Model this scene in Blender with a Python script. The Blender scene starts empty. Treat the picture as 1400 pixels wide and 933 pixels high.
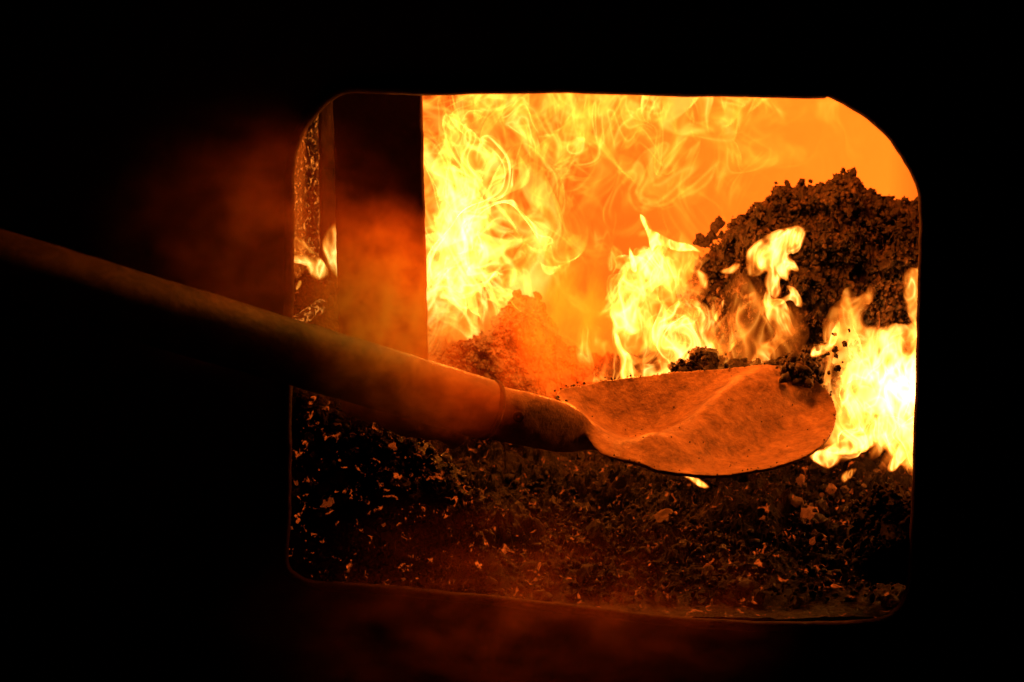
import bpy, bmesh, math, random
import numpy as np
from mathutils import Vector, Matrix

# ------------------------------------------------------------------ camera, world, lamps, exposure
sc = bpy.context.scene
COL = sc.collection
random.seed(7)
RNG = np.random.default_rng(7)

PITCH = math.radians(14.0)
DIST = 2.4
LENS = 82.3
CAM = np.array([0.0, -DIST * math.cos(PITCH), 0.5 + DIST * math.sin(PITCH)])
cam_data = bpy.data.cameras.new('camera')
cam_data.lens = LENS
cam_data.sensor_width = 36.0
cam_data.clip_start = 0.05
cam_data.clip_end = 100.0
cam_data.dof.use_dof = True
cam_data.dof.focus_distance = 2.55
cam_data.dof.aperture_fstop = 4.5
cam = bpy.data.objects.new('camera', cam_data)
COL.objects.link(cam)
cam.location = CAM
cam.rotation_euler = (math.pi / 2 - PITCH, 0, 0)
sc.camera = cam

world = bpy.data.worlds.new('World')
sc.world = world
world.use_nodes = True
world.node_tree.nodes['Background'].inputs[0].default_value = (0.9, 0.45, 0.2, 1)
world.node_tree.nodes['Background'].inputs[1].default_value = 0.0006

sc.view_settings.view_transform = 'Standard'
sc.view_settings.look = 'None'
sc.view_settings.exposure = 0.0
sc.view_settings.gamma = 1.0
sc.render.engine = 'CYCLES'
sc.cycles.use_denoising = True
sc.cycles.transparent_max_bounces = 64
sc.cycles.max_bounces = 4
sc.cycles.diffuse_bounces = 1
sc.cycles.glossy_bounces = 1
sc.cycles.use_adaptive_sampling = True
sc.cycles.adaptive_threshold = 0.03
sc.cycles.volume_bounces = 1
sc.cycles.volume_step_rate = 2.5
sc.cycles.volume_max_steps = 128
sc.cycles.sample_clamp_indirect = 4.0

# image plane axes
FWD = np.array([0, math.cos(PITCH), -math.sin(PITCH)])
UP = np.array([0, math.sin(PITCH), math.cos(PITCH)])
HALF = 18.0 / LENS

def P(px, py, y):
    """point on the vertical plane Y=y that lies on the sight line of a photo pixel (1400 x 933)"""
    dx = (px - 700.0) / 700.0 * HALF
    dy = -(py - 466.5) / 700.0 * HALF
    d = FWD + dx * np.array([1.0, 0, 0]) + dy * UP
    t = (y - CAM[1]) / d[1]
    return CAM + d * t

def PV(px, py, y):
    px = np.asarray(px, float); py = np.asarray(py, float); y = np.asarray(y, float) + 0 * px
    dx = (px - 700.0) / 700.0 * HALF
    dy = -(py - 466.5) / 700.0 * HALF
    d = FWD[None] + dx[:, None] * np.array([[1.0, 0, 0]]) + dy[:, None] * UP[None]
    t = (y - CAM[1]) / d[:, 1]
    return CAM[None] + d * t[:, None]

def PXM(y):
    return (y - CAM[1]) / math.cos(PITCH) * HALF / 700.0      # metres per photo pixel near depth y

FIRE = (1.0, 0.34, 0.045)

def lamp(name, loc, power, radius, color=(1.0, 0.17, 0.010)):
    l = bpy.data.lights.new(name, 'POINT')
    l.energy = power
    l.shadow_soft_size = radius
    l.color = color
    o = bpy.data.objects.new(name, l)
    COL.objects.link(o)
    o.location = loc
    return o

# added lamps for the fire's light: hidden behind lintel and jamb, rest in flames
lamp('fire_light', P(720, 10, 0.24), 6.0, 0.06)
lamp('fire_light', P(1040, 0, 0.26), 12.5, 0.06)
lamp('fire_light', P(1330, 470, 0.27), 4.0, 0.05)
lamp('fire_light', P(862, 432, 0.315), 4.5, 0.006)
lamp('fire_light', P(660, 350, 0.37), 4.5, 0.006)

# ------------------------------------------------------------------ helpers
def hash3(ix, iy, iz, seed):
    h = (ix.astype(np.int64) * 374761393 + iy.astype(np.int64) * 668265263 + iz.astype(np.int64) * 2147483647 + seed * 144269504) & 0xffffffff
    h = ((h ^ (h >> 13)) * 1274126177) & 0xffffffff
    h = ((h ^ (h >> 16)) * 2246822519) & 0xffffffff
    return ((h ^ (h >> 15)) & 0xffffff) / float(0xffffff)

def vnoise(p, seed=0):
    """value noise in -1..1 for an (n,3) array"""
    i = np.floor(p)
    f = p - i
    f = f * f * f * (f * (f * 6 - 15) + 10)
    i = i.astype(np.int64)
    r = 0
    for a in (0, 1):
        wa = f[:, 0] if a else 1 - f[:, 0]
        for b in (0, 1):
            wb = f[:, 1] if b else 1 - f[:, 1]
            for c in (0, 1):
                wc = f[:, 2] if c else 1 - f[:, 2]
                r = r + wa * wb * wc * hash3(i[:, 0] + a, i[:, 1] + b, i[:, 2] + c, seed)
    return r * 2 - 1

def fbm(p, seed=0, oct=4, gain=0.5, lac=2.1):
    r = 0; a = 1.0; q = np.array(p, float); tot = 0
    for k in range(oct):
        r = r + a * vnoise(q, seed + k * 17)
        tot += a; a *= gain; q = q * lac + 3.7
    return r / tot

class Flow:
    """divergence-free random velocity field made of plane waves"""
    def __init__(s, seed, L0, L1, n=48, slope=1.0, vstretch=0.6):
        r = np.random.default_rng(seed)
        L = np.exp(r.uniform(math.log(L1), math.log(L0), n))
        d = r.normal(size=(n, 3)); d[:, 2] *= vstretch
        d /= np.linalg.norm(d, axis=1)[:, None]
        s.k = d * (2 * math.pi / L)[:, None]
        a = np.cross(d, r.normal(size=(n, 3)))
        a /= np.linalg.norm(a, axis=1)[:, None]
        s.a = a * ((L / L0) ** slope)[:, None]
        s.a /= math.sqrt((s.a ** 2).sum() / 2)
        s.ph = r.uniform(0, 2 * math.pi, n)
    def vel(s, p):
        return np.cos(p @ s.k.T + s.ph[None]) @ s.a
    def advect(s, p, dist, steps=8, amp=None):
        h = dist / steps
        q = p.copy()
        for _ in range(steps):
            v = s.vel(q)
            if amp is not None:
                v = v * amp[:, None]
            q = q + v * h
        return q

def mesh_np(name, verts, faces, smooth=True):
    me = bpy.data.meshes.new(name)
    me.from_pydata([tuple(v) for v in np.asarray(verts, float)], [], [tuple(int(i) for i in f) for f in faces])
    me.validate()
    if smooth:
        me.polygons.foreach_set('use_smooth', [True] * len(me.polygons))
    me.update()
    return me

def obj(name, me, mat=None, parent=None, **props):
    o = bpy.data.objects.new(name, me)
    COL.objects.link(o)
    if mat is not None and me is not None and len(me.materials) == 0:
        me.materials.append(mat)
    if parent is not None:
        o.parent = parent
    for k, v in props.items():
        o[k] = v
    return o

def empty(name, loc, label, cat, group=None):
    o = bpy.data.objects.new(name, None)
    COL.objects.link(o)
    o.location = loc
    o.empty_display_size = 0.05
    o['label'] = label; o['category'] = cat
    if group: o['group'] = group
    return o

def settle(parent):
    """children built in world coordinates keep their place under a moved Empty"""
    bpy.context.view_layer.update()
    for c in parent.children:
        c.matrix_parent_inverse = parent.matrix_world.inverted()

def grid_faces(nu, nv, wrap_u=False, wrap_v=False):
    f = []
    for i in range(nu if wrap_u else nu - 1):
        i2 = (i + 1) % nu
        for j in range(nv if wrap_v else nv - 1):
            j2 = (j + 1) % nv
            f.append((i * nv + j, i2 * nv + j, i2 * nv + j2, i * nv + j2))
    return f

def catmull(pts, n, closed=False):
    pts = np.asarray(pts, float); m = len(pts); out = []
    segs = m if closed else m - 1
    per = max(2, int(round(n / segs)))
    for i in range(segs):
        if closed:
            p0, p1, p2, p3 = pts[(i - 1) % m], pts[i], pts[(i + 1) % m], pts[(i + 2) % m]
        else:
            p0, p1, p2, p3 = pts[max(i - 1, 0)], pts[i], pts[i + 1], pts[min(i + 2, m - 1)]
        for k in range(per):
            t = k / per
            out.append(0.5 * ((2 * p1) + (-p0 + p2) * t + (2 * p0 - 5 * p1 + 4 * p2 - p3) * t * t + (-p0 + 3 * p1 - 3 * p2 + p3) * t ** 3))
    if not closed:
        out.append(pts[-1])
    return np.array(out)

def sdist(px, py, poly):
    """signed distance (inside positive) of points to a polygon, all in photo pixels"""
    q = np.stack([px, py], 1); poly = np.asarray(poly, float)
    d2 = np.full(len(q), 1e18); inside = np.zeros(len(q), bool)
    for i in range(len(poly)):
        a = poly[i]; b = poly[(i + 1) % len(poly)]
        e = b - a; w = q - a
        t = np.clip((w @ e) / max(e @ e, 1e-9), 0, 1)
        dd = w - t[:, None] * e
        d2 = np.minimum(d2, (dd ** 2).sum(1))
        c = ((a[1] > q[:, 1]) != (b[1] > q[:, 1]))
        with np.errstate(divide='ignore', invalid='ignore'):
            xi = (b[0] - a[0]) * (q[:, 1] - a[1]) / (b[1] - a[1] if b[1] != a[1] else 1e-9) + a[0]
        inside ^= c & (q[:, 0] < xi)
    d = np.sqrt(d2)
    return np.where(inside, d, -d)

# ------------------------------------------------------------------ materials
class NT:
    def __init__(s, name):
        s.m = bpy.data.materials.new(name); s.m.use_nodes = True
        s.t = s.m.node_tree; s.t.nodes.clear()
        s.out = s.t.nodes.new('ShaderNodeOutputMaterial')
    def n(s, typ, **kw):
        nd = s.t.nodes.new(typ)
        for k, v in kw.items():
            if k.startswith('i_'):
                key = k[2:]; key = int(key) if key.isdigit() else key.replace('_', ' ')
                nd.inputs[key].default_value = v
            else:
                setattr(nd, k, v)
        return nd
    def l(s, a, b): s.t.links.new(a, b)
    def math(s, op, a, b=None, c=None, clamp=False):
        nd = s.t.nodes.new('ShaderNodeMath'); nd.operation = op; nd.use_clamp = clamp
        for i, v in enumerate((a, b, c)):
            if v is None: continue
            if isinstance(v, (int, float)): nd.inputs[i].default_value = v
            else: s.l(v, nd.inputs[i])
        return nd.outputs[0]
    def ramp(s, fac, stops, mode='LINEAR'):
        nd = s.t.nodes.new('ShaderNodeValToRGB'); cr = nd.color_ramp; cr.interpolation = mode
        while len(cr.elements) < len(stops): cr.elements.new(0.5)
        for e, (p, c) in zip(cr.elements, stops):
            e.position = p
            e.color = (c, c, c, 1) if isinstance(c, (int, float)) else (*c, 1)
        s.l(fac, nd.inputs[0])
        return nd.outputs[0]
    def noise(s, vec, scale, detail=3, rough=0.55, dist=0.0):
        nd = s.n('ShaderNodeTexNoise', i_Scale=scale, i_Detail=detail, i_Roughness=rough, i_Distortion=dist)
        if vec is not None: s.l(vec, nd.inputs['Vector'])
        return nd.outputs['Fac']

def solid(name, stops, scale=20, detail=6, rough=0.8, metallic=0.0, nrough=0.65, bump=0.3, bscale=60, bdist=0.002, spec=0.4, dist=0.3, glow=None):
    g = NT(name)
    co = g.n('ShaderNodeTexCoord').outputs['Object']
    c = g.ramp(g.noise(co, scale, detail, nrough, dist), stops)
    b = g.n('ShaderNodeBsdfPrincipled', i_Roughness=rough, i_Metallic=metallic)
    b.inputs['Specular IOR Level'].default_value = spec
    g.l(c, b.inputs['Base Color'])
    rr = g.ramp(g.noise(co, scale * 2.3, 4), [(0.3, rough - 0.12), (0.7, min(1, rough + 0.1))])
    g.l(rr, b.inputs['Roughness'])
    if bump:
        bn = g.n('ShaderNodeBump', i_Strength=bump, i_Distance=bdist)
        g.l(g.noise(co, bscale, 8, 0.7, 0.2), bn.inputs['Height'])
        g.l(bn.outputs[0], b.inputs['Normal'])
    if glow:
        # incandescent cracks: emission where a noise is high
        gs, lo, hi, st, gc = glow
        m_ = g.ramp(g.noise(co, gs, 5, 0.6, 0.8), [(lo, 0.0), (hi, 1.0)])
        g.l(g.math('MULTIPLY', m_, st), b.inputs['Emission Strength'])
        b.inputs['Emission Color'].default_value = (*gc, 1)
    g.l(b.outputs[0], g.out.inputs['Surface'])
    return g.m

M = {}
M['plate'] = solid('sooty_cast_iron', [(0.3, (0.012, 0.009, 0.007)), (0.7, (0.035, 0.024, 0.018))], 14, rough=0.75, metallic=0.3, bscale=90, bdist=0.0015)
M['rim'] = solid('scaled_iron_rim', [(0.3, (0.014, 0.008, 0.005)), (0.7, (0.06, 0.033, 0.02))], 60, rough=0.88, bump=0.8, bscale=160, bdist=0.002, spec=0.12)
M['pillar'] = solid('sooted_pillar', [(0.3, (0.05, 0.028, 0.018)), (0.7, (0.11, 0.06, 0.035))], 18, rough=0.85, bscale=160, bdist=0.002)
M['brick'] = solid('fire_brick', [(0.3, (0.05, 0.028, 0.016)), (0.7, (0.11, 0.065, 0.038))], 22, rough=0.9, bscale=80, bdist=0.003)
M['crust'] = solid('glowing_crust', [(0.3, (0.02, 0.011, 0.007)), (0.7, (0.09, 0.05, 0.028))], 60, rough=0.7, bump=1.0, bscale=150, bdist=0.006, glow=(140, 0.56, 0.72, 1.6, (1.0, 0.22, 0.02)))
M['clinker'] = solid('dark_clinker', [(0.40, (0.005, 0.003, 0.002)), (0.52, (0.021, 0.012, 0.007)), (0.66, (0.08, 0.046, 0.027))], 60, rough=0.75, bump=0.7, bscale=220, bdist=0.003, spec=0.5)
M['ember'] = solid('ember_coal', [(0.42, (0.002, 0.0013, 0.0008)), (0.55, (0.007, 0.0038, 0.0022)), (0.68, (0.022, 0.012, 0.007))], 32, detail=8, rough=0.55, bump=0.9, bscale=200, bdist=0.003, spec=0.1, glow=(70, 0.61, 0.76, 0.9, (1.0, 0.11, 0.008)))
M['coal'] = solid('glinting_coal', [(0.4, (0.006, 0.004, 0.0025)), (0.65, (0.03, 0.017, 0.010))], 80, rough=0.45, bump=0.8, bscale=260, bdist=0.003, spec=0.35, glow=(90, 0.64, 0.78, 1.1, (1.0, 0.12, 0.009)))
M['hot_ember'] = solid('hot_ember', [(0.3, (0.08, 0.04, 0.02)), (0.7, (0.2, 0.1, 0.05))], 70, rough=0.8, bump=0.8, bscale=200, bdist=0.003, glow=(160, 0.48, 0.78, 0.8, (1.0, 0.12, 0.010)))
M['ash'] = solid('ashy_cinder', [(0.35, (0.03, 0.018, 0.011)), (0.7, (0.16, 0.095, 0.06))], 50, rough=0.9, bump=0.8, bscale=160, bdist=0.003)
M['blade'] = solid('rusty_blade', [(0.36, (0.13, 0.072, 0.037)), (0.46, (0.27, 0.155, 0.08)), (0.56, (0.36, 0.215, 0.115)), (0.66, (0.50, 0.32, 0.18))], 55, detail=14, nrough=0.74, rough=0.55, metallic=0.2, bump=1.0, bscale=210, bdist=0.002, spec=0.5, dist=0.4)
M['handle'] = solid('worn_pipe_handle', [(0.38, (0.08, 0.037, 0.015)), (0.5, (0.145, 0.072, 0.031)), (0.62, (0.22, 0.115, 0.052))], 22, detail=12, nrough=0.7, rough=0.6, metallic=0.1, bump=0.6, bscale=110, bdist=0.0018, dist=1.0)
M['burning'] = solid('burning_wood', [(0.3, (0.01, 0.006, 0.004)), (0.7, (0.05, 0.03, 0.02))], 50, rough=0.8, bump=0.9, bscale=120, bdist=0.004, glow=(170, 0.50, 0.68, 1.8, (1.0, 0.20, 0.02)))
M['black'] = solid('soot_shade_black', [(0.3, (0.006, 0.005, 0.004)), (0.7, (0.014, 0.01, 0.008))], 30, rough=0.95, bump=0)

def flame_mat(name, strength, fscale, base=0.25, width=0.16, gain=1.0, color=FIRE, dist=1.0, pw=2.0):
    """luminous gas sheet: adds light, hides nothing. 'flame_fade' fades it out, filaments follow the sheet's own coordinates"""
    g = NT(name)
    heat = g.n('ShaderNodeAttribute', attribute_name='flame_fade').outputs['Fac']
    rest = g.n('ShaderNodeAttribute', attribute_name='sheet_coord').outputs['Vector']
    n1 = g.noise(rest, fscale, 2, 0.5, dist)
    a = g.math('ABSOLUTE', g.math('SUBTRACT', n1, 0.5))
    r = g.math('POWER', g.math('SUBTRACT', 1.0, g.math('DIVIDE', a, width), clamp=True), pw)
    body_ = g.math('ADD', g.math('MULTIPLY', r, gain), base)
    s = g.math('MULTIPLY', body_, g.math('MULTIPLY', heat, strength))
    e = g.n('ShaderNodeEmission')
    g.l(g.ramp(g.math('DIVIDE', s, 4.0), [(0.0, (1.0, 0.13, 0.006)), (0.10, (1.0, 0.24, 0.016)), (0.30, (1.0, 0.36, 0.05)), (1.0, (1.0, 0.46, 0.14))]), e.inputs[0])
    g.l(s, e.inputs[1])
    tr = g.n('ShaderNodeBsdfTransparent')
    ad = g.n('ShaderNodeAddShader')
    g.l(e.outputs[0], ad.inputs[0]); g.l(tr.outputs[0], ad.inputs[1])
    g.l(ad.outputs[0], g.out.inputs['Surface'])
    g.m.cycles.emission_sampling = 'NONE'
    return g.m

# ------------------------------------------------------------------ furnace
furnace = empty('furnace', (0, 0, 0), 'black iron furnace front with a round-cornered stoking opening', 'furnace')

OPEN = [(455, 137), (480, 128), (540, 130), (640, 130), (780, 128), (900, 132), (1000, 133), (1118, 136), (1130, 133),
        (1165, 150), (1205, 180), (1235, 222), (1252, 258), (1256, 300), (1254, 400), (1251, 520), (1247, 640), (1243, 740), (1238, 805),
        (1222, 832), (1190, 846), (1080, 850), (985, 847), (880, 838), (760, 824), (640, 811), (520, 799), (440, 794), (408, 784), (396, 765),
        (398, 700), (399, 600), (400, 500), (402, 400), (403, 300), (403, 235), (410, 198), (428, 166)]
loop = catmull(OPEN, 228, closed=True)
cen = np.array([825.0, 480.0])
tang = np.roll(loop, -2, 0) - np.roll(loop, 2, 0)
nor = np.stack([tang[:, 1], -tang[:, 0]], 1); nor /= np.linalg.norm(nor, axis=1)[:, None]
nor *= np.sign(((loop - cen) * nor).sum(1))[:, None]
wob = fbm(np.stack([loop[:, 0] / 22, loop[:, 1] / 22, np.zeros(len(loop))], 1), 3, 3)[:, None] * 1.6
loop = loop + nor * wob
N = len(loop)
side_w = np.clip(1.0 - (loop[:, 0] - 400) / 260, 0.0, 1.0) * np.clip((loop[:, 1] - 110) / 90, 0.25, 1)
side_w = np.maximum(side_w, 0.55 * np.clip((loop[:, 1] - 770) / 20, 0, 1) * np.clip((1150 - loop[:, 0]) / 300, 0, 1))
for _ in range(6):
    nor = (np.roll(nor, 1, 0) + nor + np.roll(nor, -1, 0)); nor /= np.linalg.norm(nor, axis=1)[:, None]
def ring(off, y):
    q = loop + nor * off
    return PV(q[:, 0], q[:, 1], y)
ang = np.arctan2(loop[:, 1] - cen[1], loop[:, 0] - cen[0])
ca, sa = np.cos(ang), np.sin(ang)
k = np.minimum(1500 / np.maximum(np.abs(ca), 1e-6), 1100 / np.maximum(np.abs(sa), 1e-6))
outer = np.stack([cen[0] + ca * k, cen[1] + sa * k], 1)
midr = loop * 0.6 + outer * 0.4
rings = [PV(outer[:, 0], outer[:, 1], 0.0), PV(midr[:, 0], midr[:, 1], 0.0), ring(30, 0.0), ring(14, 0.0)]
me = mesh_np('front_plate', np.concatenate(rings), grid_faces(len(rings), N, wrap_v=True), smooth=False)
# back skin of the plate
rings_b = [ring(14, 0.03), ring(30, 0.03), PV(midr[:, 0], midr[:, 1], 0.03), PV(outer[:, 0], outer[:, 1], 0.03)]
me = mesh_np('front_plate', np.concatenate(rings + rings_b), grid_faces(8, N, wrap_v=True), smooth=False)
obj('front_plate', me, M['plate'], furnace)
prof = [(13.9, 0.012, 0), (13.0, -0.004, 0), (9.5, -0.008, 0), (4.5, -0.008, 0), (1.2, -0.004, 0), (0, 0.002, 0), (1.0, 0.010, 6), (5, 0.016, 8), (12, 0.024, 8), (20, 0.04, 8), (34, 0.075, 8)]
def ring2(a, b, flare):
    q = loop + nor * (a + flare * (1 - side_w))[:, None]
    return PV(q[:, 0], q[:, 1], b)
me = mesh_np('door_rim', np.concatenate([ring2(*t) for t in prof]), grid_faces(len(prof), N, wrap_v=True))
obj('door_rim', me, M['rim'], furnace, label='thin rounded iron lip around the opening')

def box_mesh(name, x0, x1, y0, y1, z0, z1, rough=0.0, nseg=8, bev=0.004, seed=0):
    bm = bmesh.new()
    bmesh.ops.create_cube(bm, size=1)
    for v in bm.verts:
        v.co = Vector(((x0 + x1) / 2 + v.co.x * (x1 - x0), (y0 + y1) / 2 + v.co.y * (y1 - y0), (z0 + z1) / 2 + v.co.z * (z1 - z0)))
    if bev:
        bmesh.ops.bevel(bm, geom=bm.edges[:], offset=bev, segments=2, affect='EDGES', profile=0.5)
    if rough:
        bmesh.ops.subdivide_edges(bm, edges=bm.edges[:], cuts=nseg, use_grid_fill=True)
        co = np.array([v.co[:] for v in bm.verts])
        d = np.stack([fbm(co * 35 + i * 9.1, seed + i, 4) for i in range(3)], 1) * rough
        for v, dd in zip(bm.verts, d): v.co += Vector(dd)
    me = bpy.data.meshes.new(name); bm.to_mesh(me); bm.free()
    return me

# pillar inside the opening: tapered slab drawn between its edges
def pillar_mesh(name, lt, rt, lb, rb, top, bot, y, depth, seed, rough=0.0016, nz=130, nx=26):
    ring_pts = []
    for i in range(nz + 1):
        t = i / nz
        py = top + (bot - top) * t
        L = P(lt + (lb - lt) * t, py, y); R = P(rt + (rb - rt) * t, py, y)
        w = R[0] - L[0]
        pts = []
        c = 0.004
        for j in range(nx + 1): pts.append((L[0] + c + (w - 2 * c) * j / nx, 0.0))
        pts.append((R[0] - 0.001, 0.0012)); pts.append((R[0], c))
        nr = w * 0.18
        for j in range(1, 7): pts.append((R[0] - nr * j / 6, c + (depth - c) * j / 6))
        for j in range(1, 5): pts.append((R[0] - nr - (w - 2 * nr) * j / 4, depth))
        for j in range(1, 7): pts.append((L[0] + nr * (1 - j / 6), depth - (depth - c) * j / 6))
        pts.append((L[0] + 0.001, 0.0012))
        ring_pts.append([(x, y + dy, L[2]) for x, dy in pts])
    m = len(ring_pts[0])
    v = np.array(ring_pts).reshape(-1, 3)
    d = np.stack([fbm(v * 60 + i * 5.3, seed + i, 4, 0.6) for i in range(3)], 1) * rough
    v = v + d
    return mesh_np(name, v, grid_faces(nz + 1, m, wrap_v=True))

obj('pillar', pillar_mesh('pillar', 453, 576, 470, 592, 60, 790, 0.12, 0.10, 5), M['pillar'], furnace, label='broad dark upright slab dividing the opening')
obj('rear_column', pillar_mesh('rear_column', 434, 458, 438, 470, 60, 480, 0.34, 0.05, 15), M['plate'], furnace)
# side wall crust seen at the far left
def patch(name, quad, y0, y1, nu, nv, rough, seed, fr=70, thick=0.02):
    """rough wall patch spanned by pixel corners with depth running from y0 (left) to y1 (right)"""
    u, v = np.meshgrid(np.linspace(0, 1, nu), np.linspace(0, 1, nv), indexing='ij')
    u = u.ravel(); v = v.ravel()
    (a, b, c, d) = [np.array(q, float) for q in quad]     # top-left, top-right, bottom-right, bottom-left
    q = a * ((1 - u) * (1 - v))[:, None] + b * (u * (1 - v))[:, None] + c * (u * v)[:, None] + d * ((1 - u) * v)[:, None]
    p = PV(q[:, 0], q[:, 1], y0 + (y1 - y0) * u)
    dd = np.stack([fbm(p * fr + i * 4.4, seed + i, 5, 0.6) for i in range(3)], 1) * rough
    return mesh_np(name, p + dd, grid_faces(nu, nv))
obj('side_wall', patch('side_wall', [(330, 40), (438, 40), (441, 500), (330, 500)], 0.10, 0.40, 90, 220, 0.006, 31, 110), M['crust'], furnace, label='crusted side wall with glowing specks')

xl, xr = P(330, 466, 0.3)[0], P(1330, 466, 0.3)[0]
ztop = P(700, 60, 0.1)[2] + 0.10
zbot = P(700, 850, 0.0)[2] - 0.06
obj('back_wall', box_mesh('back_wall', xl - 0.1, xr + 0.1, 1.05, 1.12, zbot, ztop + 0.1, 0.004, 12, 0), M['brick'], furnace)
obj('right_wall', box_mesh('right_wall', xr + 0.02, xr + 0.08, 0.10, 1.05, zbot, ztop, 0.004, 12, 0, 4), M['brick'], furnace)
obj('left_wall', box_mesh('left_wall', xl - 0.10, xl - 0.04, 0.10, 1.05, zbot, ztop, 0.004, 12, 0, 8), M['brick'], furnace)
obj('roof', box_mesh('roof', xl - 0.1, xr + 0.1, 0.08, 1.05, ztop, ztop + 0.05, 0.004, 12, 0, 12), M['brick'], furnace)

# ------------------------------------------------------------------ lumps
def lump(seed, sub=2, rough=0.45):
    bm = bmesh.new()
    bmesh.ops.create_icosphere(bm, subdivisions=sub, radius=1)
    co = np.array([v.co[:] for v in bm.verts])
    r = 1 + rough * fbm(co * 1.3 + seed * 7.7, seed, 3, 0.6) + 0.15 * np.sign(vnoise(co * 2.1 + seed, seed + 9)) 
    sq = np.random.default_rng(seed).uniform(0.65, 1.15, 3)
    co = co * r[:, None] * sq[None]
    tri = np.array([[v.index for v in f.verts] for f in bm.faces])
    bm.free()
    return co, tri
LUMPS = [lump(i, 1, 0.6) for i in range(14)]
FINE = [lump(50 + i, 2, 0.85) for i in range(12)]

def rot_rand(n, rng):
    q = rng.normal(size=(n, 4)); q /= np.linalg.norm(q, axis=1)[:, None]
    w, x, y, z = q.T
    return np.stack([1 - 2 * (y * y + z * z), 2 * (x * y - z * w), 2 * (x * z + y * w), 2 * (x * y + z * w), 1 - 2 * (x * x + z * z), 2 * (y * z - x * w),
                     2 * (x * z - y * w), 2 * (y * z + x * w), 1 - 2 * (x * x + y * y)], 1).reshape(n, 3, 3)

def scatter_mesh(name, pts, sizes, rng, variants=LUMPS):
    R = rot_rand(len(pts), rng)
    vs, fs = [], []; off = 0
    pick = rng.integers(0, len(variants), len(pts))
    for kk in range(len(variants)):
        idx = np.where(pick == kk)[0]
        if not len(idx): continue
        co, tri = variants[kk]
        w = np.einsum('nij,mj->nmi', R[idx], co) * sizes[idx][:, None, None] + pts[idx][:, None, :]
        vs.append(w.reshape(-1, 3))
        f = tri[None] + (np.arange(len(idx)) * len(co))[:, None, None] + off
        fs.append(f.reshape(-1, 3)); off += len(idx) * len(co)
    V = np.concatenate(vs); F = np.concatenate(fs)
    me = bpy.data.meshes.new(name)
    me.vertices.add(len(V)); me.vertices.foreach_set('co', V.astype(np.float32).ravel())
    me.loops.add(F.size); me.loops.foreach_set('vertex_index', F.astype(np.int32).ravel())
    me.polygons.add(len(F)); me.polygons.foreach_set('loop_start', np.arange(0, F.size, 3, dtype=np.int32))
    me.polygons.foreach_set('loop_total', np.full(len(F), 3, dtype=np.int32))
    me.update(calc_edges=True); me.validate()
    return me

LUMP_ME = {}
def lump_me(kk, mat):
    key = (kk, mat.name)
    if key not in LUMP_ME:
        co, tri = FINE[kk]
        m_ = mesh_np('lump', co, tri, smooth=False); m_.materials.append(mat)
        LUMP_ME[key] = m_
    return LUMP_ME[key]

def put_lump(name, p, size, rng, mat, parent=None, **props):
    o = bpy.data.objects.new(name, lump_me(int(rng.integers(0, len(FINE))), mat))
    COL.objects.link(o)
    o.location = p; o.scale = (size * rng.uniform(0.8, 1.25), size * rng.uniform(0.8, 1.25), size * rng.uniform(0.7, 1.1))
    o.rotation_euler = rng.uniform(0, 6.28, 3)
    if parent is not None: o.parent = parent
    for kk, v in props.items(): o[kk] = v
    return o

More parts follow.
